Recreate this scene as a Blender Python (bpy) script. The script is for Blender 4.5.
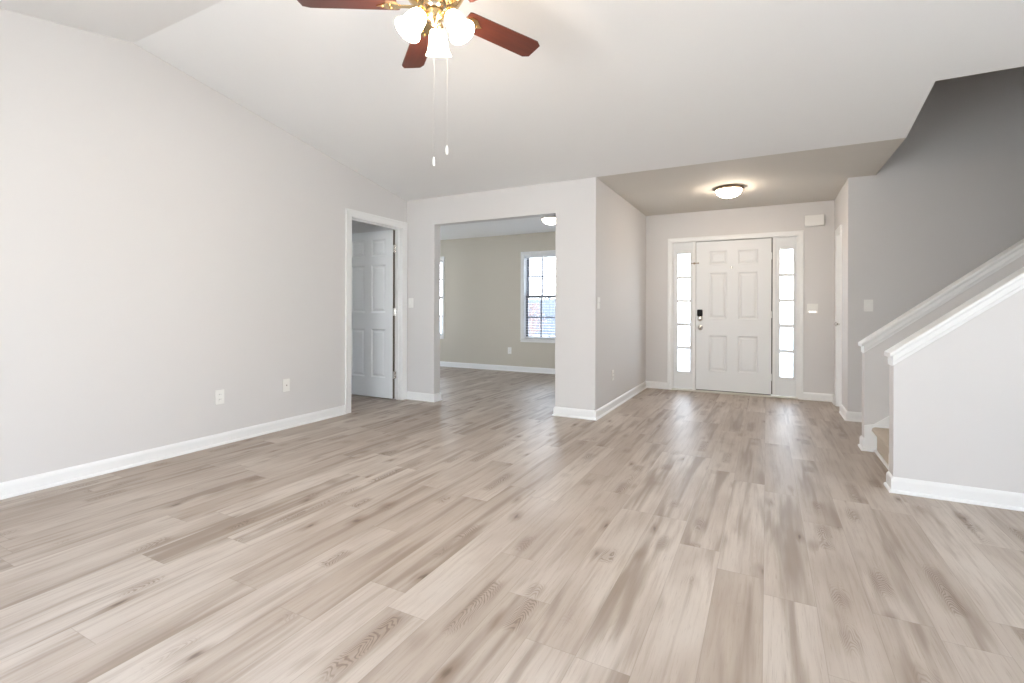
import bpy, bmesh, math, random
from mathutils import Vector, Matrix

for o in list(bpy.data.objects):
    bpy.data.objects.remove(o)
sc = bpy.context.scene
COL = sc.collection

# ------------------------------------------------------------------ camera, sky, daylight, exposure
FPX, CY, YAW, ROLL, CAM_H = 487.55, 309.0, 0.481, 0.003, 1.1115
fwd = Vector((-math.sin(YAW), math.cos(YAW), 0))
r0 = Vector((math.cos(YAW), math.sin(YAW), 0))
rgt = r0 * math.cos(ROLL) + Vector((0, 0, 1)) * math.sin(ROLL)
upv = Vector((0, 0, 1)) * math.cos(ROLL) - r0 * math.sin(ROLL)
cd = bpy.data.cameras.new('camera')
cam = bpy.data.objects.new('camera', cd)
COL.objects.link(cam)
cd.sensor_width = 36.0
cd.lens = 36.0 * FPX / 1024
cd.shift_y = -(341.5 - CY) / 1024
cd.clip_start = 0.02
M3 = Matrix((rgt, upv, -fwd)).transposed()
cam.matrix_world = Matrix.Translation((0, 0, CAM_H)) @ M3.to_4x4()
sc.camera = cam

sc.view_settings.view_transform = 'Standard'
sc.view_settings.look = 'None'
sc.view_settings.gamma = 1.0
sc.view_settings.use_curve_mapping = False
sc.view_settings.exposure = 0.10

world = bpy.data.worlds.new('sky')
sc.world = world
world.use_nodes = True
wn = world.node_tree
bg = wn.nodes['Background']
wtc = wn.nodes.new('ShaderNodeTexCoord')
wsep = wn.nodes.new('ShaderNodeSeparateXYZ')
wramp = wn.nodes.new('ShaderNodeValToRGB')
wn.links.new(wtc.outputs['Generated'], wsep.inputs[0])
wn.links.new(wsep.outputs['Z'], wramp.inputs[0])
wramp.color_ramp.elements[0].position = 0.0
wramp.color_ramp.elements[0].color = (0.91, 0.965, 1.0, 1)
wramp.color_ramp.elements[1].position = 0.6
wramp.color_ramp.elements[1].color = (0.62, 0.78, 1.0, 1)
wn.links.new(wramp.outputs[0], bg.inputs['Color'])
bg.inputs['Strength'].default_value = 12


# ------------------------------------------------------------------ measured places (metres)
XL, YP, XC, YF, XR, YW, YN, XS = -3.939, 4.733, -1.523, 7.03, 0.725, 5.906, 3.723, 0.951
YD = 7.74                        # dining room's far wall
HC = 2.44                        # flat ceilings
YRIDGE, YREAR, XE = 1.80, -1.0, 3.3
SLOPE = 0.18


def zc(y):                       # underside of the vaulted ceiling
    if y >= YRIDGE:
        return HC + SLOPE * (YP - y)
    return HC + SLOPE * (YP - YRIDGE) - 0.185 * (YRIDGE - y)


# ------------------------------------------------------------------ materials
def new_mat(name, color, rough=0.5, metal=0.0, emis=None, estr=0.0, spec=0.5):
    m = bpy.data.materials.new(name)
    m.use_nodes = True
    b = m.node_tree.nodes['Principled BSDF']
    b.inputs['Base Color'].default_value = (*color, 1)
    b.inputs['Roughness'].default_value = rough
    b.inputs['Metallic'].default_value = metal
    b.inputs['Specular IOR Level'].default_value = spec
    if emis:
        b.inputs['Emission Color'].default_value = (*emis, 1)
        b.inputs['Emission Strength'].default_value = estr
    return m


def bumpy(m, scale, strength, dist=0.002):
    nt = m.node_tree
    tc = nt.nodes.new('ShaderNodeTexCoord')
    n = nt.nodes.new('ShaderNodeTexNoise')
    n.inputs['Scale'].default_value = scale
    n.inputs['Detail'].default_value = 3
    b = nt.nodes.new('ShaderNodeBump')
    b.inputs['Strength'].default_value = strength
    b.inputs['Distance'].default_value = dist
    nt.links.new(tc.outputs['Object'], n.inputs['Vector'])
    nt.links.new(n.outputs['Fac'], b.inputs['Height'])
    nt.links.new(b.outputs['Normal'], nt.nodes['Principled BSDF'].inputs['Normal'])
    return m


M = {}
M['wall'] = bumpy(new_mat('greige_paint', (0.700, 0.681, 0.668), 0.6, spec=0.3), 180, 0.06)
M['tan'] = bumpy(new_mat('tan_paint', (0.60, 0.555, 0.475), 0.6, spec=0.3), 180, 0.06)
M['ceiling'] = bumpy(new_mat('ceiling_paint', (0.87, 0.865, 0.858), 0.8, spec=0.2), 120, 0.08)
M['beige'] = bumpy(new_mat('beige_foyer_ceiling', (0.70, 0.665, 0.61), 0.8, spec=0.2), 120, 0.08)  # foyer ceiling, darker and warmer than the main ceiling
M['trim'] = new_mat('white_trim_paint', (0.86, 0.86, 0.85), 0.35)
M['door'] = new_mat('white_door_paint', (0.80, 0.81, 0.81), 0.38)
M['plate'] = new_mat('white_plastic', (0.86, 0.85, 0.82), 0.35)
M['slot'] = new_mat('dark_slot', (0.10, 0.10, 0.10), 0.5)
M['chrome'] = new_mat('satin_nickel', (0.72, 0.70, 0.67), 0.25, 1.0)
M['black'] = new_mat('black_plastic', (0.010, 0.010, 0.011), 0.5, spec=0.2)
M['brass'] = new_mat('polished_brass', (0.80, 0.58, 0.30), 0.22, 1.0)
M['bronze'] = new_mat('bronze_ring', (0.30, 0.22, 0.15), 0.35, 0.9)
M['edge'] = new_mat('dark_edge_strip', (0.15, 0.125, 0.105), 0.8)  # dark brown for the strip added over the leaf's hinge edge
M['seal'] = new_mat('grey_weatherstrip', (0.16, 0.155, 0.15), 0.7)
M['muntin'] = new_mat('dark_grey_sash', (0.17, 0.17, 0.19), 0.5)
M['blind'] = new_mat('white_blind_slat', (0.84, 0.85, 0.87), 0.45)
M['shade'] = new_mat('lit_opal_glass', (0.9, 0.88, 0.84), 0.3, 0, (1.0, 0.84, 0.66), 24)
M['bulb'] = new_mat('lit_bulb', (0.9, 0.9, 0.9), 0.3, 0, (1.0, 0.84, 0.66), 40.0)
M['dome'] = new_mat('lit_opal_dome', (0.9, 0.88, 0.84), 0.3, 0, (1.0, 0.84, 0.68), 66)
M['dome_cool'] = new_mat('lit_white_dome', (0.9, 0.9, 0.9), 0.3, 0, (1.0, 0.93, 0.82), 11)
M['glow'] = new_mat('bright_strip', (0.9, 0.9, 0.9), 0.3, 0, (1.0, 0.96, 0.88), 1.5)
M['chain'] = new_mat('bead_chain', (0.42, 0.40, 0.37), 0.6)
M['concrete'] = new_mat('pale_concrete', (0.50, 0.50, 0.48), 0.9)
M['fence'] = new_mat('weathered_grey_boards', (0.11, 0.118, 0.135), 0.9)
M['redbush'] = new_mat('red_brown_leaves', (0.22, 0.145, 0.12), 0.9)


def mat_glass():
    m = bpy.data.materials.new('clear_window_glass')
    m.use_nodes = True
    nt = m.node_tree
    nt.nodes.clear()
    out = nt.nodes.new('ShaderNodeOutputMaterial')
    t = nt.nodes.new('ShaderNodeBsdfTransparent')
    g = nt.nodes.new('ShaderNodeBsdfGlossy')
    g.inputs['Roughness'].default_value = 0.02
    fr = nt.nodes.new('ShaderNodeFresnel')
    fr.inputs['IOR'].default_value = 1.25
    mx = nt.nodes.new('ShaderNodeMixShader')
    nt.links.new(fr.outputs[0], mx.inputs[0])
    nt.links.new(t.outputs[0], mx.inputs[1])
    nt.links.new(g.outputs[0], mx.inputs[2])
    nt.links.new(mx.outputs[0], out.inputs[0])
    return m


M['glass'] = mat_glass()


class NT:
    def __init__(self, m):
        self.t = m.node_tree
        self.b = self.t.nodes['Principled BSDF']

    def n(self, kind, **kw):
        x = self.t.nodes.new(kind)
        for k, v in kw.items():
            setattr(x, k, v)
        return x

    def link(self, a, b):
        self.t.links.new(a, b)

    def put(self, sock, v):
        if hasattr(v, 'is_linked') or hasattr(v, 'links'):
            self.t.links.new(v, sock)
        else:
            sock.default_value = v

    def math(self, op, a, b=None, c=None, clamp=False):
        x = self.n('ShaderNodeMath', operation=op, use_clamp=clamp)
        self.put(x.inputs[0], a)
        if b is not None:
            self.put(x.inputs[1], b)
        if c is not None:
            self.put(x.inputs[2], c)
        return x.outputs[0]

    def vec(self, x, y, z):
        v = self.n('ShaderNodeCombineXYZ')
        for s, q in zip(v.inputs, (x, y, z)):
            self.put(s, q)
        return v.outputs[0]

    def noise(self, v, scale=1.0, detail=2.0, rough=0.5, dist=0.0):
        x = self.n('ShaderNodeTexNoise')
        self.put(x.inputs['Vector'], v)
        x.inputs['Scale'].default_value = scale
        x.inputs['Detail'].default_value = detail
        x.inputs['Roughness'].default_value = rough
        x.inputs['Distortion'].default_value = dist
        return x.outputs['Fac']

    def white(self, v, dim='2D'):
        x = self.n('ShaderNodeTexWhiteNoise', noise_dimensions=dim)
        self.put(x.inputs['Vector' if dim != '1D' else 'W'], v)
        return x.outputs['Value'], x.outputs['Color']

    def smooth(self, v, lo, hi):
        x = self.n('ShaderNodeMapRange', interpolation_type='SMOOTHSTEP')
        self.put(x.inputs['Value'], v)
        x.inputs['From Min'].default_value = lo
        x.inputs['From Max'].default_value = hi
        return x.outputs['Result']

    def mix(self, f, a, b):
        x = self.n('ShaderNodeMix', data_type='RGBA')
        self.put(x.inputs[0], f)
        self.put(x.inputs[6], a if not isinstance(a, tuple) else (*a, 1))
        self.put(x.inputs[7], b if not isinstance(b, tuple) else (*b, 1))
        return x.outputs[2]


def mat_floor():
    m = new_mat('oak_plank_floor', (0.5, 0.45, 0.4), 0.40, spec=0.22)
    t = NT(m)
    tc = t.n('ShaderNodeTexCoord')
    sp = t.n('ShaderNodeSeparateXYZ')
    t.link(tc.outputs['Object'], sp.inputs[0])
    X, Y = sp.outputs[0], sp.outputs[1]
    PW, PL = 0.1775, 1.22
    u = t.math('DIVIDE', t.math('SUBTRACT', X, 0.525), PW)
    iu = t.math('FLOOR', u)
    fu = t.math('FRACT', u)
    rv, _ = t.white(iu, '1D')
    v = t.math('ADD', t.math('DIVIDE', Y, PL), t.math('MULTIPLY', rv, 7.31))
    iv = t.math('FLOOR', v)
    fv = t.math('FRACT', v)
    rid, rcol = t.white(t.vec(iu, iv, 0.0), '2D')
    rs = t.n('ShaderNodeSeparateColor')
    t.link(rcol, rs.inputs[0])
    r1, r2, r3 = rs.outputs[0], rs.outputs[1], rs.outputs[2]
    off = t.math('MULTIPLY', rid, 57.0)
    lx = t.math('MULTIPLY', fu, PW)          # metres across the plank
    ly = t.math('MULTIPLY', fv, PL)          # metres along it
    V = lambda sx, sy, dz=0.0: t.vec(t.math('MULTIPLY', lx, sx), t.math('MULTIPLY', ly, sy), t.math('ADD', off, dz))
    # soft brown bands, a few centimetres wide and some decimetres long
    s1 = t.noise(V(15.0, 1.1), 1.0, 2.5, 0.5, 0.4)
    bias = t.math('MULTIPLY', t.math('SUBTRACT', r1, 0.5), 0.16)
    band = t.smooth(t.math('ADD', s1, bias), 0.48, 0.73)
    # cloudy variation over the whole plank
    s0 = t.noise(V(5.0, 1.6, 11.0), 1.0, 2.0, 0.5)
    cloud = t.smooth(s0, 0.35, 0.68)
    # grain
    s2 = t.noise(V(55.0, 2.6, 3.0), 1.0, 4.0, 0.6, 0.3)
    fine = t.smooth(s2, 0.44, 0.74)
    s3 = t.noise(V(300.0, 11.0, 7.0), 1.0, 2.0, 0.6)
    pore = t.smooth(s3, 0.56, 0.74)
    # cathedral figure: nested arches along the middle of some planks
    wob = t.noise(V(16.0, 5.0), 1.0, 2.0)
    cx = t.math('SUBTRACT', lx, t.math('ADD', 0.055, t.math('MULTIPLY', r2, 0.07)))
    arch = t.math('ADD', t.math('MULTIPLY', t.math('MULTIPLY', cx, cx), 70.0), t.math('ADD', ly, t.math('MULTIPLY', wob, 0.30)))
    rings = t.math('SINE', t.math('MULTIPLY', arch, 250.0))
    ringm = t.smooth(rings, -0.2, 1.0)
    near = t.math('SUBTRACT', 1.0, t.smooth(t.math('ABSOLUTE', cx), 0.016, 0.045))
    fig = t.smooth(t.noise(t.vec(t.math('MULTIPLY', iu, 3.7), t.math('MULTIPLY', ly, 2.8), off), 1.0, 1.0), 0.54, 0.66)
    halo = t.math('MULTIPLY', near, fig)
    cath = t.math('MULTIPLY', ringm, halo)
    # knots with a darker core
    vor = t.n('ShaderNodeTexVoronoi', feature='F1')
    t.put(vor.inputs['Vector'], t.vec(t.math('ADD', t.math('MULTIPLY', lx, 9.0), t.math('MULTIPLY', wob, 0.7)), t.math('ADD', t.math('MULTIPLY', ly, 3.4), t.math('MULTIPLY', s2, 0.25)), off))
    vor.inputs['Scale'].default_value = 1.0
    vc = t.n('ShaderNodeSeparateColor')
    t.link(vor.outputs['Color'], vc.inputs[0])
    pick = t.math('GREATER_THAN', vc.outputs[0], 0.64)
    kd = vor.outputs['Distance']
    knot = t.math('MULTIPLY', t.math('SUBTRACT', 1.0, t.smooth(kd, 0.04, 0.36)), pick)
    core = t.math('MULTIPLY', t.math('SUBTRACT', 1.0, t.smooth(kd, 0.03, 0.13)), pick)
    # colours
    light = t.mix(r3, (0.580, 0.515, 0.452), (0.445, 0.375, 0.315))
    c = t.mix(t.math('MULTIPLY', cloud, 0.58), light, (0.370, 0.300, 0.245))
    c = t.mix(t.math('MULTIPLY', band, 0.74), c, (0.255, 0.195, 0.150))
    c = t.mix(t.math('MULTIPLY', fine, 0.36), c, (0.300, 0.230, 0.180))
    c = t.mix(t.math('MULTIPLY', pore, 0.30), c, (0.250, 0.190, 0.150))
    c = t.mix(t.math('MULTIPLY', halo, 0.30), c, (0.270, 0.195, 0.145))
    c = t.mix(t.math('MULTIPLY', cath, 0.55), c, (0.150, 0.100, 0.070))
    c = t.mix(t.math('MULTIPLY', knot, 0.50), c, (0.200, 0.135, 0.092))
    c = t.mix(t.math('MULTIPLY', core, 0.55), c, (0.085, 0.055, 0.038))
    # joints
    eu = t.math('MINIMUM', fu, t.math('SUBTRACT', 1.0, fu))
    ev = t.math('MINIMUM', fv, t.math('SUBTRACT', 1.0, fv))
    ju = t.math('LESS_THAN', eu, 0.0065)
    jv = t.math('LESS_THAN', ev, 0.0010)
    joint = t.math('MAXIMUM', ju, jv)
    c = t.mix(t.math('MULTIPLY', joint, 0.30), c, (0.20, 0.16, 0.13))
    t.link(c, t.b.inputs['Base Color'])
    rg = t.math('ADD', 0.34, t.math('MULTIPLY', s2, 0.16))
    t.link(rg, t.b.inputs['Roughness'])
    bp = t.n('ShaderNodeBump')
    bp.inputs['Strength'].default_value = 0.12
    bp.inputs['Distance'].default_value = 0.002
    t.link(t.math('SUBTRACT', t.math('MULTIPLY', s3, 0.5), joint), bp.inputs['Height'])
    t.link(bp.outputs['Normal'], t.b.inputs['Normal'])
    return m


def mat_carpet():
    m = new_mat('beige_carpet', (0.36, 0.30, 0.24), 1.0, spec=0.1)
    t = NT(m)
    tc = t.n('ShaderNodeTexCoord')
    a = t.noise(tc.outputs['Object'], 140, 3)
    t.link(t.mix(a, (0.40, 0.335, 0.275), (0.76, 0.68, 0.58)), t.b.inputs['Base Color'])
    bp = t.n('ShaderNodeBump')
    bp.inputs['Strength'].default_value = 0.8
    bp.inputs['Distance'].default_value = 0.006
    t.link(a, bp.inputs['Height'])
    t.link(bp.outputs['Normal'], t.b.inputs['Normal'])
    return m


def mat_blade():
    m = new_mat('mahogany_blade', (0.16, 0.035, 0.022), 0.35)
    t = NT(m)
    tc = t.n('ShaderNodeTexCoord')
    mp = t.n('ShaderNodeMapping')
    mp.inputs['Scale'].default_value = (3, 40, 40)
    t.link(tc.outputs['Object'], mp.inputs[0])
    a = t.noise(mp.outputs[0], 1.0, 4, 0.6, 0.4)
    t.link(t.mix(a, (0.055, 0.013, 0.009), (0.125, 0.034, 0.021)), t.b.inputs['Base Color'])
    return m


M['floor'] = mat_floor()
M['carpet'] = mat_carpet()
M['blade'] = mat_blade()


# ------------------------------------------------------------------ mesh helpers
def obj(name, bm, mat, parent=None, smooth=False):
    bmesh.ops.remove_doubles(bm, verts=bm.verts, dist=1e-5)
    bmesh.ops.recalc_face_normals(bm, faces=bm.faces)
    me = bpy.data.meshes.new(name)
    bm.to_mesh(me)
    bm.free()
    me.materials.append(mat)
    if smooth:
        for p in me.polygons:
            p.use_smooth = True
        try:
            me.set_sharp_from_angle(angle=math.radians(40))
        except Exception:
            pass
    o = bpy.data.objects.new(name, me)
    COL.objects.link(o)
    if parent:
        o.parent = parent
    return o


def tag(o, label, cat, group=None, kind=None):
    o['label'] = label
    o['category'] = cat
    if group:
        o['group'] = group
    if kind:
        o['kind'] = kind
    return o


def empty(name, loc, label, cat, rz=0.0, group=None, kind=None):
    o = bpy.data.objects.new(name, None)
    o.empty_display_size = 0.1
    COL.objects.link(o)
    o.location = loc
    o.rotation_euler = (0, 0, rz)
    return tag(o, label, cat, group, kind)


def box(bm, a, b, bev=0.0, mat=None):
    r = bmesh.ops.create_cube(bm, size=1.0)
    vs = r['verts']
    c = [(a[i] + b[i]) / 2 for i in range(3)]
    s = [abs(b[i] - a[i]) for i in range(3)]
    for v in vs:
        v.co = Vector((v.co.x * s[0] + c[0], v.co.y * s[1] + c[1], v.co.z * s[2] + c[2]))
    if bev > 0:
        es = list({e for v in vs for e in v.link_edges})
        g = bmesh.ops.bevel(bm, geom=es, offset=min(bev, min(s) * 0.45), segments=2, affect='EDGES', profile=0.5)
        vs = list({v for f in g['faces'] for v in f.verts} | {v for v in vs if v.is_valid})
    if mat is not None:
        for v in vs:
            v.co = mat @ v.co
    return vs


def B(*specs, bev=0.0):
    bm = bmesh.new()
    for s in specs:
        box(bm, s[0], s[1], s[2] if len(s) > 2 else bev)
    return bm


def lathe(bm, prof, seg=32, mat=None):
    """prof: (radius, z) list, spun about z."""
    rows = []
    for r, z in prof:
        if r < 1e-6:
            rows.append([bm.verts.new((0, 0, z))])
        else:
            rows.append([bm.verts.new((r * math.cos(2 * math.pi * k / seg), r * math.sin(2 * math.pi * k / seg), z)) for k in range(seg)])
    for a, b in zip(rows, rows[1:]):
        for k in range(seg):
            k2 = (k + 1) % seg
            if len(a) == 1 and len(b) == 1:
                continue
            if len(a) == 1:
                bm.faces.new((a[0], b[k], b[k2]))
            elif len(b) == 1:
                bm.faces.new((a[k], a[k2], b[0]))
            else:
                bm.faces.new((a[k], a[k2], b[k2], b[k]))
    if mat is not None:
        for row in rows:
            for v in row:
                v.co = mat @ v.co
    return rows


def axis_mat(loc, d):
    """matrix that sends local +z to direction d at loc."""
    return Matrix.Translation(loc) @ Vector(d).to_track_quat('Z', 'Y').to_matrix().to_4x4()


def tube(bm, pts, r, seg=10):
    pts = [Vector(p) for p in pts]
    rows = []
    for i, p in enumerate(pts):
        d = (pts[min(i + 1, len(pts) - 1)] - pts[max(i - 1, 0)]).normalized()
        q = d.to_track_quat('Z', 'Y')
        rr = r[i] if isinstance(r, (list, tuple)) else r
        rows.append([bm.verts.new(p + q @ Vector((rr * math.cos(2 * math.pi * k / seg), rr * math.sin(2 * math.pi * k / seg), 0))) for k in range(seg)])
    for a, b in zip(rows, rows[1:]):
        for k in range(seg):
            bm.faces.new((a[k], a[(k + 1) % seg], b[(k + 1) % seg], b[k]))
    bm.faces.new(rows[0][::-1])
    bm.faces.new(rows[-1])


def grid_solid(us, vs, hole, pos, thick):
    """A connected slab over the cells us x vs (minus holes). pos(u, v) -> point on its face; thick = vector to its back."""
    bm = bmesh.new()
    thick = Vector(thick)
    F, K = {}, {}

    def fv(i, j):
        if (i, j) not in F:
            F[i, j] = bm.verts.new(pos(us[i], vs[j]))
            K[i, j] = bm.verts.new(Vector(pos(us[i], vs[j])) + thick)
        return F[i, j]
    nu, nv = len(us) - 1, len(vs) - 1
    full = lambda i, j: 0 <= i < nu and 0 <= j < nv and not hole((us[i] + us[i + 1]) / 2, j)
    for i in range(nu):
        for j in range(nv):
            if not full(i, j):
                continue
            q = [(i, j), (i + 1, j), (i + 1, j + 1), (i, j + 1)]
            for p in q:
                fv(*p)
            bm.faces.new([F[p] for p in q])
            bm.faces.new([K[p] for p in reversed(q)])
            for (a, b), (di, dj) in zip(zip(q, q[1:] + q[:1]), ((0, -1), (1, 0), (0, 1), (-1, 0))):
                if not full(i + di, j + dj):
                    bm.faces.new((F[a], K[a], K[b], F[b]))
    return bm


def sweep(bm, path, prof, closed_ends=True):
    """Sweeps a profile of (d, z) along a 2-D path; d is measured to the right-hand side of travel, corners mitred."""
    P = [Vector((p[0], p[1])) for p in path]
    n = len(P)
    rows = []
    for i in range(n):
        d1 = (P[i] - P[i - 1]).normalized() if i > 0 else None
        d2 = (P[i + 1] - P[i]).normalized() if i < n - 1 else None
        if d1 is None:
            d1 = d2
        if d2 is None:
            d2 = d1
        n1, n2 = Vector((d1.y, -d1.x)), Vector((d2.y, -d2.x))
        mt = (n1 + n2)
        mt = mt / max(mt.dot(n1), 1e-6)
        rows.append([bm.verts.new((P[i].x + mt.x * d, P[i].y + mt.y * d, z)) for d, z in prof])
    for a, b in zip(rows, rows[1:]):
        for k in range(len(prof)):
            k2 = (k + 1) % len(prof)
            bm.faces.new((a[k], b[k], b[k2], a[k2]))
    if closed_ends:
        bm.faces.new(rows[0])
        bm.faces.new(rows[-1][::-1])


BASE = [(0, 0), (0.024, 0), (0.0235, 0.008), (0.020, 0.015), (0.013, 0.019), (0.013, 0.070), (0.010, 0.082), (0.005, 0.090), (0, 0.094)]


def baseboard(name, path, label):
    bm = bmesh.new()
    sweep(bm, path, BASE)
    return tag(obj(name, bm, M['trim']), label, 'baseboard', kind='structure')


def structure(name, bm, mat, label, cat):
    return tag(obj(name, bm, mat), label, cat, kind='structure')


# ------------------------------------------------------------------ room shell
structure('floor', B(((-7.6, -1.75, -0.12), (4.4, 7.95, 0.0))), M['floor'],
          'pale greyish oak plank floor running through every room', 'floor')

# left wall: gable-topped, with the bedroom doorway
D2A, D2B, D2H = 3.810, 4.660, 2.105           # rough opening of the bedroom door
us = [YREAR, YRIDGE, D2A, D2B, YP]
structure('wall_left', grid_solid(us, [0, D2H, 2.2, 9], lambda u, j: j == 0 and D2A < u < D2B,
          lambda u, v: (XL, u, zc(u) if v == 9 else v), (-0.115, 0, 0)), M['wall'],
          'long greige wall under the vault, with two outlets and an open door', 'wall')

# partition with the cased-less wide opening to the dining room
OPA, OPB, OPH = -3.518, -1.959, 2.118
structure('wall_partition', grid_solid([-7.5, OPA, OPB, XC], [0, OPH, HC], lambda u, j: j == 0 and OPA < u < OPB,
          lambda u, v: (u, YP, v), (0, 0.12, 0)), M['wall'],
          'greige wall with the wide opening into the dining room', 'wall')
structure('wall_foyer', B(((XC - 0.12, YP + 0.12, 0), (XC, YF + 0.002, HC)), ((XC - 0.12, YF, 0), (XC, YD, HC))), M['wall'],
          'greige wall between foyer and dining room, with a switch and an outlet', 'wall')

# entry wall with the door opening
FA, FB, FH = -1.165, 0.352, 2.055
structure('wall_front', grid_solid([XC, FA, FB, XR + 0.13], [0, FH, HC], lambda u, j: j == 0 and FA < u < FB,
          lambda u, v: (u, YF, v), (0, 0.15, 0)), M['wall'],
          'entry wall around the white front door and sidelights', 'wall')
# foyer's short side wall with a closet door
C3A, C3B, C3H = 6.390, 6.735, 1.985
structure('wall_closet', grid_solid([YW, C3A, C3B, YF], [0, C3H, HC], lambda u, j: j == 0 and C3A < u < C3B,
          lambda u, v: (XR, u, v), (0.125, 0, 0)), M['wall'],
          'short side wall of the foyer holding the closet door', 'wall')
structure('wall_stairwell', B(((XR + 0.125, YW, 0), (4.3, YW + 0.12, 5.0))), M['wall'],
          'tall greige wall beyond the stairs, with a light switch', 'wall')
structure('wall_stairwell.001', B(((4.3, YN, 0), (4.42, YW + 0.12, 5.0))), M['wall'],
          'end wall at the top of the stairwell', 'wall')
structure('wall_closet.001', B(((XR + 0.125, YF - 0.02, 0), (1.6, YF + 0.1, HC)), ((1.5, YW + 0.12, 0), (1.6, YF - 0.02, HC))), M['wall'],
          'inside walls of the foyer closet', 'wall')

# dining room
WA, WB, WZ0, WZ1 = -3.815, -2.90, 0.575, 2.075       # window 1 opening
VA, VB = -6.46, -5.56                               # window 2 opening
structure('wall_dining', grid_solid([-7.5, VA, VB, WA, WB, XC - 0.12], [0, WZ0, WZ1, HC],
          lambda u, j: j == 1 and (VA < u < VB or WA < u < WB), lambda u, v: (u, YD, v), (0, 0.16, 0)), M['tan'],
          'dining room wall with two windows', 'wall')
structure('wall_dining.001', grid_solid([YP, 5.2, 6.1, YD + 0.16], [0, 0.6, 2.08, HC], lambda u, j: 5.2 < u < 6.1 and j == 1,  # unseen window opening, added to let more daylight into the dining room
          lambda u, v: (-7.5, u, v), (-0.1, 0, 0)), M['tan'], 'side wall of the dining room', 'wall')
structure('wall_bedroom', B(((-7.6, 1.9, 0), (-7.5, YP, HC))), M['wall'], 'side wall of the dim room past the open door', 'wall')
structure('wall_bedroom.001', grid_solid([-7.5, -5.9, -5.4, XL - 0.115], [0, 1.0, 1.9, HC], lambda u, j: -5.9 < u < -5.4 and j == 1,
          lambda u, v: (u, 2.0, v), (0, -0.1, 0)), M['wall'],
          'window wall of the dim room past the open door', 'wall')

# wall behind the photographer, with the patio door opening; the daylight comes from here and from an added, unseen side window
PA, PB = -2.2, -0.7
structure('wall_rear', grid_solid([XL - 0.115, PA, PB, XE], [0, 2.05, 9], lambda u, j: PA < u < PB and j == 0,
          lambda u, v: (u, YREAR, zc(YREAR) if v == 9 else v), (0, -0.14, 0)), M['wall'],
          'wall behind the photographer with the patio door opening', 'wall')
structure('wall_right', grid_solid([YREAR, 0.2, YRIDGE, 1.9, YN], [0, 0.9, 2.1, 9], lambda u, j: 0.2 < u < 1.9 and j == 1,  # unseen window opening, added to spread daylight onto the left wall
          lambda u, v: (XE, u, zc(u) if v == 9 else v), (0.115, 0, 0)), M['wall'],
          'greige wall with an added window opening, closing the living room past the stairs', 'wall')

# ceilings
HY = 4.0                                            # near edge of the stairwell opening
bm = grid_solid([XL - 0.12, XS, 4.42], [YREAR - 0.1, YRIDGE, HY, YP], lambda u, j: u > XS and j == 2,
                lambda u, v: (u, v, zc(v)), (0, 0, 0.12))
structure('ceiling', bm, M['ceiling'], 'white vaulted ceiling of the living room with the fan', 'ceiling')
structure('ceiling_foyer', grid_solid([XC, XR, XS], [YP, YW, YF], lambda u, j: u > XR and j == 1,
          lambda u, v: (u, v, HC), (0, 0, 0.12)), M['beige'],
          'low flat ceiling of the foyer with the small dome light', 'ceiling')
structure('ceiling_dining', B(((-7.6, YP + 0.0, HC), (XC, YD + 0.16, HC + 0.12))), M['ceiling'],
          'flat ceiling of the dining room', 'ceiling')
structure('ceiling_bedroom', B(((-7.6, 1.9, HC), (XL - 0.12, YP, HC + 0.12))), M['ceiling'],
          'dim ceiling of the room past the open door', 'ceiling')
structure('ceiling_closet', B(((XS, YW + 0.12, HC), (1.6, YF + 0.1, HC + 0.1)), ((XR, YW + 0.12, HC), (XS, YF + 0.1, HC + 0.1))), M['ceiling'],
          'ceiling inside the foyer closet', 'ceiling')
structure('ceiling_stairwell', B(((XS - 0.12, HY - 0.12, 5.0), (4.42, YW + 0.12, 5.1))), M['ceiling'],
          'high ceiling at the top of the stairwell', 'ceiling')
zt = 0.12
bm = grid_solid([HY - 0.12, HY, YP, YW], [0, 1], lambda u, j: False,
                lambda u, v: (XS, u, 5.0 if v else zc(min(u, YP)) + zt), (-0.12, 0, 0))
structure('wall_stairwell.002', bm, M['wall'], 'upper side wall of the stairwell above the foyer ceiling edge', 'wall')
structure('wall_stairwell.003', B(((XS, HY - 0.12, zc(HY) + 0.13), (4.3, HY, 5.0))), M['wall'],
          'upper wall of the stairwell above the living room ceiling edge', 'wall')

# ------------------------------------------------------------------ stairs
RUN, RISE, SX = 0.242, 0.193, 0.735
SM = RISE / RUN
KX = 0.69
YK1, YK2 = 4.72, 4.835                              # far knee wall
zk = lambda x: 0.833 + SM * (x - KX)                # top of the knee walls' framing
XFULL = 2.35


def knee(name, y0, y1, label, xe):
    bm = bmesh.new()
    pts = [(KX, 0), (xe, 0), (xe, zk(xe)), (KX, zk(KX))]
    a = [bm.verts.new((x, y0, z)) for x, z in pts]
    b = [bm.verts.new((x, y1, z)) for x, z in pts]
    bm.faces.new(a)
    bm.faces.new(b[::-1])
    for k in range(4):
        bm.faces.new((a[k], a[(k + 1) % 4], b[(k + 1) % 4], b[k]))
    return structure(name, bm, M['wall'], label, 'wall')


knee('wall_stair', YN, YN + 0.115, 'slanted half wall on the living room side of the stairs', XFULL)
knee('wall_stair.001', YK1, YK2, 'slanted half wall on the hallway side of the stairs', 3.3)
structure('wall_stair.002', B(((XFULL, YN, 0), (4.3, YN + 0.115, zc(YN) - 0.02))), M['wall'],
          'full-height wall where the stair half wall ends', 'wall')


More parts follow.
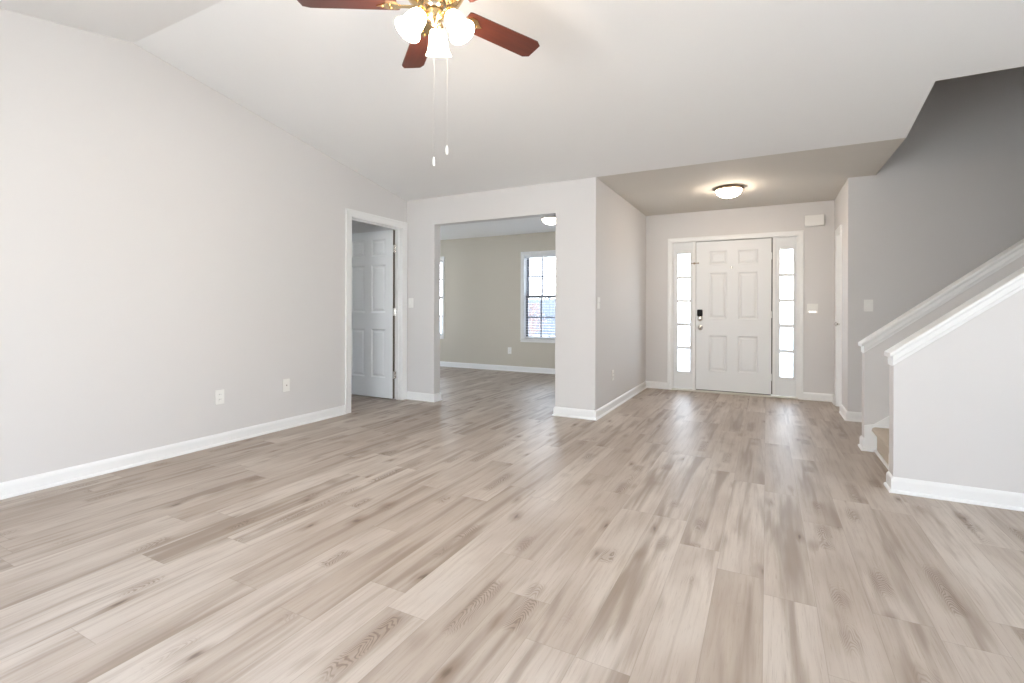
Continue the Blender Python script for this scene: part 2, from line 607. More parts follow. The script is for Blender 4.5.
def cap_rail(name, yc, label, xe):
    root = empty(name, (KX, yc, zk(KX)), label, 'stair rail', kind='structure')
    ang = math.atan(SM)
    L = (xe - KX) / math.cos(ang)
    prof_cap = [(-0.078, 0.004), (-0.083, 0.010), (-0.083, 0.020), (-0.078, 0.026), (0.078, 0.026), (0.083, 0.020), (0.083, 0.010), (0.078, 0.004)]
    prof_apr = [(-0.0585, -0.046), (-0.066, -0.044), (-0.067, -0.030), (-0.072, -0.024), (-0.072, 0.004), (0.072, 0.004), (0.072, -0.024), (0.067, -0.030), (0.066, -0.044), (0.0585, -0.046)]
    ca, sa = math.cos(ang), math.sin(ang)

    def run(prof, x0, x1):
        # profile is square to the slope, its lower end cut plumb
        bm = bmesh.new()
        ends = []
        for xx in (x0, x1):
            row = []
            for d, n in prof:
                # point at plumb plane local x = xx
                row.append(bm.verts.new((xx, d, SM * xx + n / ca)))
            ends.append(row)
        k = len(prof)
        for i in range(k):
            bm.faces.new((ends[0][i], ends[0][(i + 1) % k], ends[1][(i + 1) % k], ends[1][i]))
        bm.faces.new(ends[0])
        bm.faces.new(ends[1][::-1])
        return bm
    obj('cap_board', run(prof_cap, -0.022, xe - KX), M['trim'], root)
    obj('apron_moulding', run(prof_apr, -0.006, xe - KX), M['trim'], root)
    return root


cap_rail('trim_1', YN + 0.0575, 'white sloping cap rail on the half wall beside the living room', XFULL)
cap_rail('trim_2', (YK1 + YK2) / 2, 'white sloping cap rail on the half wall beside the hallway', 3.3)

# staircase: carpeted steps
st = empty('staircase', (SX, (YN + 0.115 + YK1) / 2, 0), 'beige carpeted stairs climbing between the two half walls', 'stairs', kind='structure')
y0s, y1s = -(YK1 - YN - 0.115) / 2 + 0.001, (YK1 - YN - 0.115) / 2 - 0.001
for k in range(13):
    bm = bmesh.new()
    x0, x1 = k * RUN + 0.035, (k + 1) * RUN + 0.035 + 0.05
    z0, z1 = max(0.0, (k - 0.6) * RISE), (k + 1) * RISE
    prof = [(x0, z0), (x0, z1 - 0.06), (x0 - 0.022, z1 - 0.045), (x0 - 0.034, z1 - 0.026), (x0 - 0.030, z1 - 0.008), (x0 - 0.014, z1), (x1, z1), (x1, z0)]
    a = [bm.verts.new((x, y0s, z)) for x, z in prof]
    b = [bm.verts.new((x, y1s, z)) for x, z in prof]
    bm.faces.new(a)
    bm.faces.new(b[::-1])
    for i in range(len(prof)):
        j = (i + 1) % len(prof)
        bm.faces.new((a[i], a[j], b[j], b[i]))
    obj('step', bm, M['carpet'], st, smooth=True)
obj('shoe_moulding', B(((0.015, y0s, 0.0), (0.034, y1s, 0.02), 0.006)), M['trim'], st)


def skirt(y, dy):
    bm = bmesh.new()
    xs = KX - SX
    prof = [(xs, 0), (0.20, 0), (2.5, SM * 2.3), (2.5, 0.215 + SM * 2.47), (0.015, 0.213), (xs, 0.200)]
    cy = st.location.y
    a = [bm.verts.new((x, y - cy, z)) for x, z in prof]
    b = [bm.verts.new((x, y + dy - cy, z)) for x, z in prof]
    bm.faces.new(a)
    bm.faces.new(b[::-1])
    for i in range(len(prof)):
        j = (i + 1) % len(prof)
        bm.faces.new((a[i], a[j], b[j], b[i]))
    return obj('skirt_board', bm, M['trim'], st)


skirt(YK1 - 0.014, 0.014)
skirt(YN + 0.115, 0.014)

# ------------------------------------------------------------------ baseboards
baseboard('baseboard_left', [(XL, 3.742), (XL, YREAR)][::-1], 'white baseboard along the long wall under the two outlets')
baseboard('baseboard_partition', [(XL + 0.020, YP), (OPA, YP), (OPA, YP + 0.12), (OPA - 0.3, YP + 0.12)], 'short white baseboard between the open door and the wide opening')
baseboard('baseboard_foyer', [(OPB + 0.3, YP + 0.12), (OPB, YP + 0.12), (OPB, YP), (XC, YP), (XC, YF), (-1.222, YF)], 'white baseboard wrapping the wall corner into the foyer')
baseboard('baseboard_front', [(0.405, YF), (XR, YF), (XR, 6.800)], 'white baseboard in the foyer corner beside the closet door')
baseboard('baseboard_stairwell', [(XR, 6.335), (XR, YW), (4.25, YW)], 'white baseboard under the stairwell wall switch')
baseboard('baseboard_stair', [(KX + 0.01, YN + 0.115), (KX, YN + 0.115), (KX, YN), (XE, YN)], 'white baseboard along the half wall beside the living room')
baseboard('baseboard_stair.001', [(3.3, YK2), (KX, YK2), (KX, YK1), (KX + 0.055, YK1)], 'white baseboard wrapping the foot of the hallway half wall')
baseboard('baseboard_dining', [(-7.5, YP + 0.12), (-7.5, YD), (XC - 0.12, YD), (XC - 0.12, YP + 0.12)], 'white baseboard under the dining room windows')


# ------------------------------------------------------------------ doors
def panel_door(bm, w, h, t, panels, x0=0.0, z0=0.0):
    """Raised-panel slab: local x 0..w, z 0..h, y -t/2..t/2; panels = (xa, xb, za, zb)."""
    xs = sorted({0.0, w} | {p[0] for p in panels} | {p[1] for p in panels})
    zs = sorted({0.0, h} | {p[2] for p in panels} | {p[3] for p in panels})
    isp = lambda x, z: any(p[0] < x < p[1] and p[2] < z < p[3] for p in panels)
    for sgn in (-1, 1):
        y = sgn * t / 2
        V = {}
        g = lambda x, z: V.setdefault((x, z), bm.verts.new((x + x0, y, z + z0))) if (x, z) not in V else V[x, z]
        for xa, xb in zip(xs, xs[1:]):
            for za, zb in zip(zs, zs[1:]):
                if not isp((xa + xb) / 2, (za + zb) / 2):
                    bm.faces.new([g(xa, za), g(xb, za), g(xb, zb), g(xa, zb)])
        for xa, xb, za, zb in panels:
            rings = [(0.0, 0.0), (0.006, 0.004), (0.016, 0.011), (0.026, 0.011), (0.046, 0.0035), (0.050, 0.003)]
            prev = None
            for ins, dep in rings:
                yy = sgn * (t / 2 - dep)
                if ins == 0:
                    ring = [g(xa, za), g(xb, za), g(xb, zb), g(xa, zb)]
                else:
                    ring = [bm.verts.new((x + x0, yy, z + z0)) for x, z in ((xa + ins, za + ins), (xb - ins, za + ins), (xb - ins, zb - ins), (xa + ins, zb - ins))]
                if prev:
                    for k in range(4):
                        bm.faces.new((prev[k], prev[(k + 1) % 4], ring[(k + 1) % 4], ring[k]))
                prev = ring
            bm.faces.new(prev)
    for (xa, za), (xb, zb) in (((0, 0), (w, 0)), ((w, 0), (w, h)), ((w, h), (0, h)), ((0, h), (0, 0))):
        bm.faces.new([bm.verts.new((x + x0, yy, z + z0)) for x, z, yy in ((xa, za, -t / 2), (xb, zb, -t / 2), (xb, zb, t / 2), (xa, za, t / 2))])


CASE = [(0.0, 0.0), (0.011, 0.0), (0.014, 0.012), (0.015, 0.045), (0.018, 0.055), (0.018, 0.067), (0.0, 0.067)]   # (out from the wall, away from the opening)


def casing(bm, ua, ub, top, place, width=None, prof=CASE):
    """Three-sided mitred casing round an opening ua..ub, 0..top; place(u, z, out) -> point."""
    sc_ = 1.0 if width is None else width / 0.067
    path = [(ua, 0.0, -1, 0), (ua, top, -1, 1), (ub, top, 1, 1), (ub, 0.0, 1, 0)]
    rows = []
    for u, z, du, dz in path:
        rows.append([bm.verts.new(place(u + du * w * sc_, z + dz * w * sc_, d)) for d, w in prof])
    k = len(prof)
    for a, b in zip(rows, rows[1:]):
        for i in range(k):
            bm.faces.new((a[i], a[(i + 1) % k], b[(i + 1) % k], b[i]))
    bm.faces.new(rows[0])
    bm.faces.new(rows[-1][::-1])


# --- front door unit (door_1): origin at the slab's hinge-free bottom corner on the wall face
d1 = empty('door_1', (-0.397, YF, 0), 'white six-panel front door with keypad lock between two glazed sidelights', 'door', kind='structure')
DL, DR = -0.851 + 0.397, 0.055 + 0.397             # slab edges in local x (±0.453)
slab_t = 0.044
pan = []
for xa, xb in ((-0.289, -0.066), (0.066, 0.300 - 0.0)):
    for za, zb in ((0.285, 0.765), (0.985, 1.605), (1.712, 1.897)):
        pan.append((xa - DL, xb - DL, za - 0.03, zb - 0.03))
pan = [(a, b, c - 0.0, d) for a, b, c, d in pan]
bm = bmesh.new()
panel_door(bm, DR - DL, 1.998, slab_t, pan, DL, 0.030)
for v in bm.verts:
    v.co.y += 0.022 + 0.022
slab = obj('slab', bm, M['door'], d1)
# frame: posts, head, sidelight stiles
fr = []
yb0, yb1 = 0.012, 0.140
LA, LB = FA + 0.397, FB + 0.397
for a, b in ((LA, LA + 0.020), (DL - 0.040, DL - 0.005), (DR + 0.014, DR + 0.044), (LB - 0.020, LB)):
    fr.append(((a, yb0, 0.0), (b, yb1, FH - 0.001), 0.003))
fr.append(((LA, yb0 + 0.001, 2.036), (LB, yb1, FH - 0.002), 0.003))
obj('frame', B(*fr), M['trim'], d1)
bm = bmesh.new()
casing(bm, LA + 0.008, LB - 0.008, 2.034, lambda u, z, d: (u, -d, z), 0.062)
obj('casing', bm, M['trim'], d1)
obj('weatherstrip', B(((DR, 0.045, 0.028), (DR + 0.0145, 0.075, 2.036)), ((DL - 0.006, 0.045, 0.028), (DL, 0.075, 2.036)), ((DL, 0.045, 2.028), (DR, 0.075, 2.037)), ((DL, 0.034, 0.017), (DR, 0.085, 0.0305))), M['seal'], d1)
obj('threshold', B(((LA, -0.030, 0.0), (LB, 0.14, 0.018), 0.006)), new_mat('pale_sill', (0.66, 0.63, 0.58), 0.4), d1)
# sidelights
for a, b, ga, gb in ((LA + 0.020, DL - 0.040, -1.090 + 0.397, -0.930 + 0.397), (DR + 0.044, LB - 0.020, 0.154 + 0.397, 0.297 + 0.397)):
    bm = grid_solid([a, ga, gb, b], [0.022, 0.262, 1.876, 2.036], lambda u, j, ga=ga, gb=gb: j == 1 and ga < u < gb,
                    lambda u, v: (u, 0.030, v), (0, 0.040, 0))
    s = obj('sidelight', bm, M['door'], d1)
    rim = bmesh.new()
    for q in (((ga - 0.022, 0.020, 0.262 - 0.022), (ga, 0.034, 1.876 + 0.022)), ((gb, 0.020, 0.262 - 0.022), (gb + 0.022, 0.034, 1.876 + 0.022)),
              ((ga, 0.020, 0.262 - 0.022), (gb, 0.034, 0.262)), ((ga, 0.020, 1.876), (gb, 0.034, 1.876 + 0.022))):
        box(rim, q[0], q[1], 0.004)
    obj('glazing_frame', rim, M['door'], s)
    mu = bmesh.new()
    for k in range(1, 5):
        z = 0.262 + (1.876 - 0.262) * k / 5
        box(mu, (ga, 0.040, z - 0.020), (gb, 0.060, z + 0.020), 0.004)
    obj('muntin_bars', mu, M['door'], s)
    obj('pane', B(((ga - 0.005, 0.048, 0.257), (gb + 0.005, 0.052, 1.881))), M['glass'], s)
# keypad deadbolt, knob, peephole, door guard
LX = -0.800 + 0.397
lk = obj('deadbolt', B(((LX - 0.035, 0.000, 1.020), (LX + 0.035, 0.024, 1.112), 0.012)), M['black'], d1)
bm = bmesh.new()
lathe(bm, [(0.0, 0.030), (0.016, 0.030), (0.030, 0.024), (0.036, 0.014), (0.038, 0.0)], 24, axis_mat((LX, 0.024, 0.990), (0, -1, 0)))
obj('thumb_turn', bm, M['chrome'], lk, True)
bm = bmesh.new()
lathe(bm, [(0.033, -0.002), (0.033, 0.006), (0.028, 0.010), (0.012, 0.013), (0.011, 0.034), (0.022, 0.042), (0.029, 0.055), (0.027, 0.068), (0.015, 0.076), (0.0, 0.077)], 28,
      axis_mat((LX + 0.004, 0.022, 0.868), (0, -1, 0)))
obj('knob', bm, M['chrome'], d1, True)
bm = bmesh.new()
lathe(bm, [(0.014, -0.002), (0.014, 0.004), (0.009, 0.006), (0.0, 0.005)], 20, axis_mat((-0.410 + 0.397, 0.022, 1.668), (0, -1, 0)))
obj('peephole', bm, M['chrome'], d1, True)
bm = bmesh.new()
box(bm, (DL - 0.034, -0.006, 1.728), (DL - 0.008, 0.012, 1.752), 0.003)
box(bm, (DL - 0.075, -0.016, 1.736), (DL + 0.030, -0.005, 1.745), 0.003)
lathe(bm, [(0.0, 0.012), (0.008, 0.010), (0.010, 0.0)], 16, axis_mat((DL + 0.030, -0.008, 1.7405), (0, -1, 0)))
obj('door_guard', bm, M['bronze'], d1)
for z in (0.25, 1.05, 1.80):
    bm = bmesh.new()
    tube(bm, [(DR + 0.003, 0.020, z - 0.045), (DR + 0.003, 0.020, z + 0.045)], 0.0045, 12)
    obj('hinge', bm, M['door'], d1, True)

# --- bedroom door (door_2), open at a right angle into the dim room
d2 = empty('door_2', (XL, D2B, 0), 'white six-panel interior door standing open in the long wall', 'door', kind='structure')
ja, jb, jt = D2A - D2B, 0.0, D2H
jam = [((-0.1165, ja, 0), (0.0015, ja + 0.018, jt), 0.002), ((-0.1165, jb - 0.018, 0), (0.0015, jb, jt), 0.002), ((-0.1165, ja + 0.018, jt - 0.018), (0.0015, jb - 0.018, jt), 0.002),
       ((-0.075, ja + 0.018, 0), (-0.040, ja + 0.029, jt - 0.018), 0.002), ((-0.075, jb - 0.029, 0), (-0.040, jb - 0.018, jt - 0.018), 0.002), ((-0.075, ja + 0.029, jt - 0.029), (-0.040, jb - 0.029, jt - 0.018), 0.002)]
obj('jamb', B(*jam), M['trim'], d2)
bm = bmesh.new()
casing(bm, ja + 0.014, jb - 0.014, jt - 0.014, lambda u, z, d: (d, u, z), 0.078)
obj('casing', bm, M['trim'], d2)
W2, H2 = 0.806, 2.060
pp = []
for xa, xb in ((0.118, 0.348), (0.458, 0.688)):
    for za, zb in ((0.245, 0.845), (1.050, 1.640), (1.750, 1.960)):
        pp.append((xa, xb, za, zb))
bm = bmesh.new()
panel_door(bm, W2, H2, 0.035, pp)
rot = Matrix.Rotation(math.radians(180), 4, 'Z')
LEAF = Matrix.Translation((-0.098, -0.047, 0.012)) @ rot
for v in bm.verts:
    v.co = LEAF @ v.co
leaf = obj('leaf', bm, M['door'], d2)
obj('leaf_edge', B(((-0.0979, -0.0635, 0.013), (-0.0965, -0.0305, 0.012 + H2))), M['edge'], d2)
for z in (0.30, 1.07, 1.845):
    bm = bmesh.new()
    tube(bm, [(-0.090, -0.026, z - 0.045), (-0.090, -0.026, z + 0.045)], 0.0075, 12)
    box(bm, (-0.090, -0.0205, z - 0.045), (-0.078, -0.0175, z + 0.045))
    box(bm, (-0.0975, -0.060, z - 0.045), (-0.0955, -0.026, z + 0.045))
    obj('hinge', bm, M['chrome'], d2, True)
for sgn in (-1, 1):
    bm = bmesh.new()
    lathe(bm, [(0.032, -0.001), (0.030, 0.008), (0.012, 0.012), (0.011, 0.034), (0.026, 0.046), (0.028, 0.058), (0.018, 0.068), (0.0, 0.070)], 24,
          axis_mat((-0.098 - W2 + 0.065, -0.047 + sgn * 0.0175, 0.96), (0, sgn, 0)))
    obj('knob', bm, M['chrome'], d2, True)

# --- closet door (door_3) in the foyer's side wall
d3 = empty('door_3', (XR, C3B, 0), 'white closet door at the foyer side wall, seen nearly edge-on', 'door', kind='structure')
wa, wb = C3A - C3B, 0.0
obj('jamb', B(((-0.001, wa, 0), (0.126, wa + 0.016, C3H)), ((-0.001, wb - 0.016, 0), (0.126, wb, C3H)), ((-0.001, wa + 0.016, C3H - 0.016), (0.126, wb - 0.016, C3H))), M['trim'], d3)
bm = bmesh.new()
casing(bm, wa + 0.010, wb - 0.010, C3H - 0.010, lambda u, z, d: (-d, u, z), 0.062)
obj('casing', bm, M['trim'], d3)
bm = bmesh.new()
cw = (wb - 0.018) - (wa + 0.018)
pc = [(xa, xb, za, zb) for xa, xb in ((0.075, cw - 0.075),) for za, zb in ((0.24, 0.82), (1.0, 1.58), (1.68, 1.85))]
panel_door(bm, cw, 1.950, 0.035, pc)
T3 = Matrix.Translation((0.045, wa + 0.018, 0.012)) @ Matrix.Rotation(math.radians(90), 4, 'Z')
for v in bm.verts:
    v.co = T3 @ v.co
obj('leaf', bm, M['door'], d3)
bm = bmesh.new()
lathe(bm, [(0.030, -0.001), (0.028, 0.008), (0.011, 0.012), (0.010, 0.03), (0.025, 0.042), (0.026, 0.054), (0.0, 0.062)], 20, axis_mat((0.0275, wb - 0.085, 0.95), (-1, 0, 0)))
obj('knob', bm, M['chrome'], d3, True)


# ------------------------------------------------------------------ windows and blinds
def window(name, xa, xb, label):
    w = empty(name, ((xa + xb) / 2, YD, WZ0), label, 'window', kind='structure')
    hw, hh = (xb - xa) / 2, WZ1 - WZ0
    bm = bmesh.new()
    prof = [(0.0, 0.0), (0.012, 0.0), (0.016, 0.02), (0.016, 0.046), (0.0, 0.046)]
    pth = [(-hw, 0, -1, -1), (-hw, hh, -1, 1), (hw, hh, 1, 1), (hw, 0, 1, -1)]
    rows = [[bm.verts.new((u + du * q, -d, z + dz * q)) for d, q in prof] for u, z, du, dz in pth]
    for a, b in zip(rows, rows[1:] + rows[:1]):
        for i in range(len(prof)):
            j = (i + 1) % len(prof)
            bm.faces.new((a[i], a[j], b[j], b[i]))
    obj('casing', bm, M['trim'], w)
    obj('jamb', B(((-hw, 0.0, 0), (-hw + 0.012, 0.15, hh)), ((hw - 0.012, 0.0, 0), (hw, 0.15, hh)), ((-hw + 0.012, 0, 0), (hw - 0.012, 0.15, 0.012)), ((-hw + 0.012, 0, hh - 0.012), (hw - 0.012, 0.15, hh))), M['trim'], w)
    obj('sill', B(((-hw - 0.05, -0.035, -0.006), (hw + 0.05, 0.10, 0.014), 0.005)), M['trim'], w)
    mid = hh * 0.505
    for nm, za, zb, yy in (('upper_sash', mid - 0.018, hh - 0.012, 0.112), ('lower_sash', 0.012, mid + 0.018, 0.082)):
        x0, x1 = -hw + 0.014, hw - 0.014
        sw = 0.045
        bm = B(((x0, yy, za), (x0 + sw, yy + 0.028, zb)), ((x1 - sw, yy, za), (x1, yy + 0.028, zb)), ((x0 + sw, yy, za), (x1 - sw, yy + 0.028, za + sw)), ((x0 + sw, yy, zb - sw), (x1 - sw, yy + 0.028, zb)))
        s = obj(nm, bm, M['muntin'], w)
        mb = bmesh.new()
        for k in (1, 2):
            xm = x0 + (x1 - x0) * k / 3
            box(mb, (xm - 0.016, yy + 0.006, za + sw), (xm + 0.016, yy + 0.022, zb - sw))
        zm = (za + zb) / 2
        box(mb, (x0 + sw, yy + 0.0065, zm - 0.015), (x1 - sw, yy + 0.0215, zm + 0.015))
        obj('muntin_bars', mb, M['muntin'], s)
        obj('pane', B(((x0 + sw - 0.004, yy + 0.012, za + sw - 0.004), (x1 - sw + 0.004, yy + 0.016, zb - sw + 0.004))), M['glass'], s)
    return w


def blind(name, xa, xb, label):
    hw, hh = (xb - xa) / 2 - 0.016, WZ1 - WZ0
    r = empty(name, ((xa + xb) / 2, YD + 0.036, WZ0), label, 'blind', group=None)
    obj('headrail', B(((-hw, -0.028, hh - 0.062), (hw, 0.028, hh - 0.014), 0.004)), M['blind'], r)
    bm = bmesh.new()
    z = 0.085
    while z < hh - 0.08:
        box(bm, (-hw, -0.025, z - 0.0014), (hw, 0.025, z + 0.0014))
        z += 0.046
    obj('slats', bm, M['blind'], r)
    obj('bottom_rail', B(((-hw, -0.026, 0.022), (hw, 0.026, 0.048), 0.004)), M['blind'], r)
    for k, x in enumerate((-hw + 0.11, hw - 0.11)):
        bm = bmesh.new()
        tube(bm, [(x, 0.0265, 0.04), (x, 0.0265, hh - 0.05)], 0.0012, 6)
        obj('ladder_cord', bm, M['blind'], r)
    return r


window('window_1', WA, WB, 'dark-sashed dining room window partly hidden by the opening edge')
window('window_2', VA, VB, 'dining room window showing only as a thin bright sliver')
blind('window_blind', WA, WB, 'white slatted blind lowered with open slats, in the dining room window beside the outlet')
blind('window_blind', VA, VB, 'white slatted blind in the dining room window seen as a sliver')


# ------------------------------------------------------------------ wall plates
def plate(name, loc, rz, label, cat, kind, w=0.074, h=0.116, group=None):
    """Plate on a wall; local -y faces the room."""
    r = empty(name, loc, label, cat, rz, group)
    bm = B(((-w / 2, -0.006, -h / 2), (w / 2, 0.0, h / 2), 0.003))
    obj('cover_plate', bm, M['plate'], r)
    if kind == 'outlet':
        for z in (0.020, -0.020):
            bm = bmesh.new()
            lathe(bm, [(0.0165, -0.001), (0.0165, 0.0022), (0.0155, 0.003), (0.0, 0.003)], 24, axis_mat((0, -0.006, z), (0, -1, 0)))
            s = obj('receptacle', bm, M['plate'], r)
            obj('slot', B(((-0.0075, -0.0098, z - 0.002), (-0.0055, -0.0088, z + 0.007)), ((0.0055, -0.0098, z - 0.002), (0.0075, -0.0088, z + 0.006))), M['slot'], s)
    elif kind == 'switch':
        bm = bmesh.new()
        box(bm, (-0.005, -0.016, -0.004), (0.005, -0.004, 0.014), 0.002)
        obj('toggle', bm, M['plate'], r)
        obj('toggle_slot', B(((-0.006, -0.0066, -0.013), (0.006, -0.0056, 0.013))), M['plate'], r)
    elif kind == 'jack':
        bm = bmesh.new()
        lathe(bm, [(0.006, -0.001), (0.006, 0.005), (0.003, 0.005), (0.003, 0.002), (0, 0.002)], 16, axis_mat((0, -0.006, 0), (0, -1, 0)))
        obj('jack', bm, M['chrome'], r)
    return r


RZ_L, RZ_C = math.radians(90), math.radians(90)       # plates on walls that face +x
plate('wall_outlet', (XL, 2.414, 0.389), RZ_L, 'white outlet low on the long wall, farther from the open door', 'outlet', 'outlet')
plate('wall_outlet', (XL, 3.033, 0.400), RZ_L, 'white wall plate low on the long wall, the one closer to the open door', 'outlet', 'jack')
plate('wall_outlet', (XC, 5.351, 0.375), RZ_C, 'white outlet low on the foyer side wall, seen at a steep angle', 'outlet', 'outlet')
plate('wall_outlet', (-4.083, YD, 0.366), 0, 'white outlet on the dining room wall beside the blind', 'outlet', 'outlet')
plate('light_switch', (XC, 4.830, 1.176), RZ_C, 'white light switch at the edge of the foyer side wall', 'light switch', 'switch')
plate('light_switch', (-3.868, YP, 1.182), 0, 'white light switch between the open door and the wide opening', 'light switch', 'switch')
plate('light_switch', (0.894, YW, 1.156), 0, 'white light switch on the stairwell wall above the half wall', 'light switch', 'switch')
r = plate('wall_control', (0.502, YF, 1.130), 0, 'white wide wall plate with a bright strip beside the front door', 'wall control', None, 0.116, 0.116)
obj('rocker', B(((-0.040, -0.011, -0.030), (-0.004, -0.005, 0.034), 0.003), ((0.004, -0.011, -0.030), (0.040, -0.011 + 0.006, 0.034), 0.003)), M['plate'], r)
obj('bright_strip', B(((-0.036, -0.010, -0.052), (0.036, -0.005, -0.036), 0.002)), M['glow'], r)  # bright strip low on the plate, set to emit
r = empty('door_chime', (0.517, YF, 2.206), 'white boxy door chime high on the entry wall corner', 'door chime')
obj('chime_cover', B(((-0.102, -0.052, -0.066), (0.102, -0.004, 0.066), 0.006)), M['plate'], r)
obj('base_plate', B(((-0.096, -0.005, -0.060), (0.096, 0.0, 0.060))), M['plate'], r)

# ------------------------------------------------------------------ ceiling fan
HX, HYF, HZ = -1.341, YRIDGE, 2.487
fan = empty('ceiling_fan', (HX, HYF, HZ), 'brass ceiling fan with red-brown blades and three lit glass shades', 'ceiling fan')
top = zc(YRIDGE) - HZ
bm = bmesh.new()
lathe(bm, [(0.0, top - 0.001), (0.065, top - 0.001), (0.068, top - 0.015), (0.060, top - 0.05), (0.030, top - 0.075), (0.016, top - 0.08), (0.0, top - 0.08)], 32)
obj('canopy', bm, M['brass'], fan, True)
bm = bmesh.new()
lathe(bm, [(0.0, top - 0.06), (0.0125, top - 0.06), (0.0125, 0.17), (0.0, 0.17)], 20)
obj('downrod', bm, M['brass'], fan, True)
bm = bmesh.new()
lathe(bm, [(0.0, 0.20), (0.03, 0.20), (0.04, 0.175), (0.085, 0.16), (0.125, 0.13), (0.135, 0.10), (0.135, 0.055), (0.120, 0.03), (0.095, 0.015), (0.06, 0.008), (0.0, 0.008)], 40)
obj('motor_housing', bm, M['brass'], fan, True)
bm = bmesh.new()
lathe(bm, [(0.0, 0.012), (0.050, 0.012), (0.053, 0.006), (0.053, -0.015), (0.045, -0.022), (0.0, -0.022)], 36)
obj('switch_housing', bm, M['chrome'], fan, True)
PITCH = -0.205
R0, R1, HWD = 0.165, 0.605, 0.063
for k in range(5):
    a = math.radians(66.64 + 72 * k)
    T = Matrix.Rotation(a, 4, 'Z') @ Matrix.Rotation(PITCH, 4, 'X')
    bm = bmesh.new()
    out = [(R0, -0.046), (R0 + 0.02, -0.052), (R0 + 0.20, -0.058), (R1 - 0.055, -HWD), (R1 - 0.012, -HWD * 0.80), (R1, -HWD * 0.62),
           (R1, HWD * 0.62), (R1 - 0.012, HWD * 0.80), (R1 - 0.055, HWD), (R0 + 0.20, 0.058), (R0 + 0.02, 0.052), (R0, 0.046)]
    out = [(R0, -0.050), (R0 + 0.012, -0.055), (R1 - 0.030, -HWD), (R1, -HWD * 0.72), (R1, HWD * 0.72), (R1 - 0.030, HWD), (R0 + 0.012, 0.055), (R0, 0.050)]
    lo = [bm.verts.new((x, y, -0.003)) for x, y in out]
    hi = [bm.verts.new((x, y, 0.003)) for x, y in out]
    bm.faces.new(lo[::-1])
    bm.faces.new(hi)
    for i in range(len(out)):
        j = (i + 1) % len(out)
        bm.faces.new((lo[i], lo[j], hi[j], hi[i]))
    b = obj('blade', bm, M['blade'], fan)
    b.matrix_local = T
    bm = bmesh.new()
    # cast blade iron: a plate under the blade root with a neck back to the motor
    ir = [(0.085, -0.014), (0.15, -0.012), (0.185, -0.036), (0.215, -0.034), (0.240, -0.012), (0.262, 0.0), (0.240, 0.012), (0.215, 0.034), (0.185, 0.036), (0.15, 0.012), (0.085, 0.014)]
    lo = [bm.verts.new((x, y, -0.0085)) for x, y in ir]
    hi = [bm.verts.new((x, y, -0.0032)) for x, y in ir]
    bm.faces.new(lo[::-1])
    bm.faces.new(hi)
    for i in range(len(ir)):
        j = (i + 1) % len(ir)
        bm.faces.new((lo[i], lo[j], hi[j], hi[i]))
    for x, y in ((0.20, -0.018), (0.20, 0.018), (0.235, 0.0)):
        lathe(bm, [(0.006, -0.0085), (0.006, -0.011), (0.003, -0.0125), (0, -0.0125)], 10, Matrix.Translation((x, y, 0)))
    obj('blade_iron', bm, M['brass'], b)
# light kit
bm = bmesh.new()
lathe(bm, [(0.0, -0.020), (0.030, -0.020), (0.042, -0.030), (0.044, -0.052), (0.034, -0.068), (0.018, -0.076), (0.012, -0.086), (0.0, -0.088)], 32)
obj('light_fitter', bm, M['brass'], fan, True)
A_FAR = math.degrees(math.atan2(HYF, HX))
for k in range(3):
    a = math.radians(A_FAR - 5 + 120 * k)
    dr = Vector((math.cos(a), math.sin(a), 0))
    tilt = math.radians(33)
    ax = dr * math.sin(tilt) + Vector((0, 0, -1)) * math.cos(tilt)
    neck = dr * 0.069 + Vector((0.007, 0.004, -0.048))
    bm = bmesh.new()
    tube(bm, [dr * 0.030 + Vector((0, 0, -0.052)), dr * 0.046 + Vector((0, 0, -0.042)), dr * 0.064 + Vector((0.002, 0, -0.043)), neck], 0.008, 12)
    lathe(bm, [(0.0, -0.012), (0.020, -0.012), (0.027, 0.0), (0.028, 0.022), (0.0, 0.022)], 24, axis_mat(neck, ax))
    obj('lamp_arm', bm, M['brass'], fan, True)
    bm = bmesh.new()
    prof = [(0.026, 0.012), (0.033, 0.020), (0.041, 0.040), (0.045, 0.065), (0.047, 0.090), (0.052, 0.108), (0.060, 0.122), (0.062, 0.126), (0.059, 0.126), (0.050, 0.108), (0.044, 0.090), (0.042, 0.065), (0.038, 0.040), (0.030, 0.022), (0.023, 0.014)]
    lathe(bm, prof, 36, axis_mat(neck, ax))
    s = obj('lamp_shade', bm, M['shade'], fan, True)
    bm = bmesh.new()
    lathe(bm, [(0.0, 0.020), (0.012, 0.024), (0.014, 0.045), (0.024, 0.070), (0.026, 0.085), (0.018, 0.102), (0.0, 0.108)], 24, axis_mat(neck, ax))
    obj('bulb', bm, M['bulb'], s, True)
    pl = bpy.data.lights.new('bulb_light', 'POINT')
    pl.energy, pl.color, pl.shadow_soft_size = 10, (1.0, 0.84, 0.66), 0.05
    po = bpy.data.objects.new('bulb_light', pl)
    COL.objects.link(po)
    po.location = Vector((HX, HYF, HZ)) + neck + ax * 0.150
for off, zb in ((Vector((0.006, -0.010, 0)), 1.757 - HZ), (Vector((0.052, 0.026, 0)), 1.812 - HZ)):
    bm = bmesh.new()
    tube(bm, [off + Vector((0, 0, -0.040)), off + Vector((0, 0, zb + 0.035))], 0.0004, 6)
    c = obj('pull_chain', bm, M['chain'], fan)
    bm = bmesh.new()
    lathe(bm, [(0.0, 0.040), (0.003, 0.038), (0.0055, 0.028), (0.006, 0.006), (0.004, 0.0), (0.0, 0.0)], 14, Matrix.Translation(off + Vector((0, 0, zb))))
    obj('fob', bm, M['plate'], c, True)


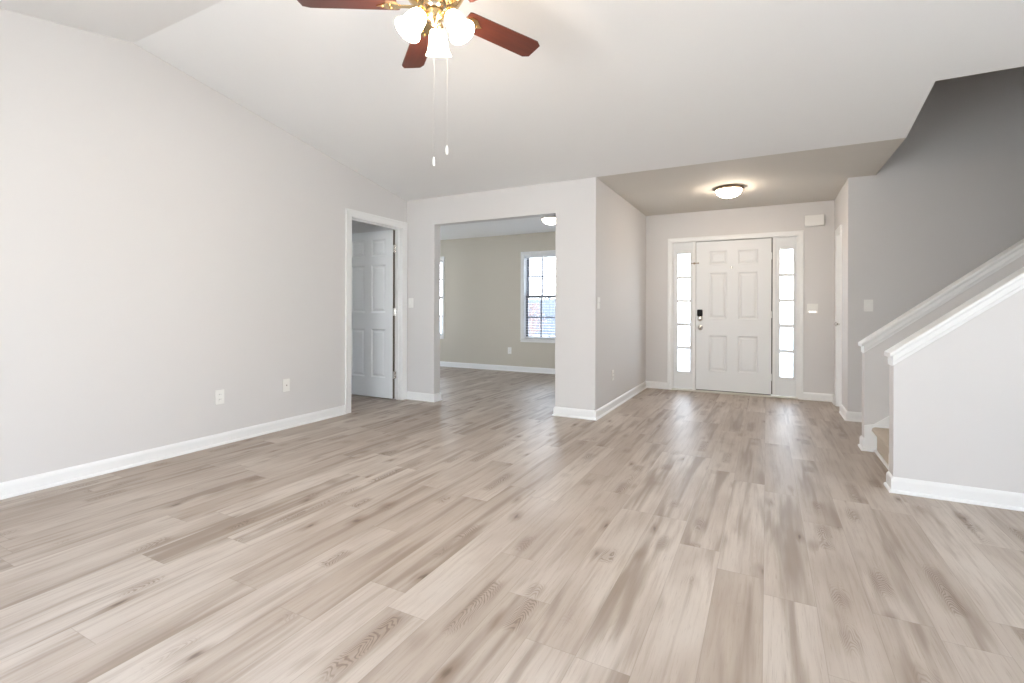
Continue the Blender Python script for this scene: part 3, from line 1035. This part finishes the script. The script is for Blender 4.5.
# ------------------------------------------------------------------ dome lights
def dome(loc, label, glass, ring):
    r = empty('ceiling_light', loc, label, 'ceiling light')
    bm = bmesh.new()
    lathe(bm, [(0.0, -0.001), (0.140, -0.001), (0.150, -0.008), (0.152, -0.022), (0.144, -0.032), (0.128, -0.034), (0.0, -0.030)], 48)
    obj('mounting_ring', bm, M[ring], r, True)
    bm = bmesh.new()
    lathe(bm, [(0.130, -0.030), (0.128, -0.045), (0.114, -0.070), (0.085, -0.092), (0.045, -0.106), (0.0, -0.110)], 48)
    obj('glass_dome', bm, M[glass], r, True)
    bm = bmesh.new()
    lathe(bm, [(0.0, -0.108), (0.010, -0.109), (0.011, -0.114), (0.006, -0.120), (0.0, -0.122)], 20)
    obj('finial', bm, M[ring], r, True)
    return r


dome((-0.366, 5.79, HC), 'lit dome light with bronze ring on the foyer ceiling', 'dome', 'bronze')
dome((-2.76, 6.50, HC), 'lit white dome light on the dining room ceiling, cut by the opening edge', 'dome_cool', 'chrome')

# ------------------------------------------------------------------ outdoors
tag(obj('ground', B(((-60, YD + 0.2, -0.25), (30, 70, -0.15)), ((XC, YF + 0.16, -0.2), (6, YD + 0.2, -0.04))), M['concrete']), 'pale pavement outside the front of the house', 'ground', kind='structure')
f = empty('garden_fence', (-8.6, 20.0, -0.15), 'grey board fence outside, glimpsed through the dining room window', 'fence')
for k in range(5):
    obj('post', B(((-3.6 + k * 1.8 - 0.05, 0.03, 0), (-3.6 + k * 1.8 + 0.05, 0.13, 1.80), 0.01)), M['fence'], f)
bm = bmesh.new()
for k in range(50):
    x = -3.6 + k * 0.146
    box(bm, (x, 0, 0.06), (x + 0.140, 0.02, 1.70 + 0.015 * (k % 3)))
for z in (0.3, 1.4):
    box(bm, (-3.6, 0.02, z), (3.68, 0.06, z + 0.09))
obj('board_panel', bm, M['fence'], f)
random.seed(4)
sh = empty('garden_shrub', (-8.72, 18.5, -0.15), 'reddish shrub outside in front of the grey fence', 'shrub')
bm = bmesh.new()
for k in range(700):
    u, w = random.random() * 2 * math.pi, random.random()
    rr = 0.55 * math.sqrt(random.random())
    zz = 0.3 + 1.2 * w
    s_ = 1.15 - abs(w - 0.4)
    c = Vector((rr * s_ * math.cos(u), rr * s_ * math.sin(u), zz))
    q = Matrix.Rotation(random.random() * 6, 3, 'Z') @ Matrix.Rotation(random.random() * 3, 3, 'X')
    l = 0.05
    vs = [bm.verts.new(c + q @ Vector(p)) for p in ((-l, 0, 0), (0, -l * 0.5, 0.01), (l, 0, 0), (0, l * 0.5, 0.01))]
    bm.faces.new(vs)
obj('foliage', bm, M['redbush'], sh)
bm = bmesh.new()
for k in range(6):
    a = k * 1.05
    tube(bm, [(0.03 * math.cos(a), 0.03 * math.sin(a), 0), (0.2 * math.cos(a), 0.2 * math.sin(a), 0.6), (0.35 * math.cos(a), 0.35 * math.sin(a), 1.1)], [0.02, 0.015, 0.006], 6)
obj('stems', bm, M['redbush'], sh)
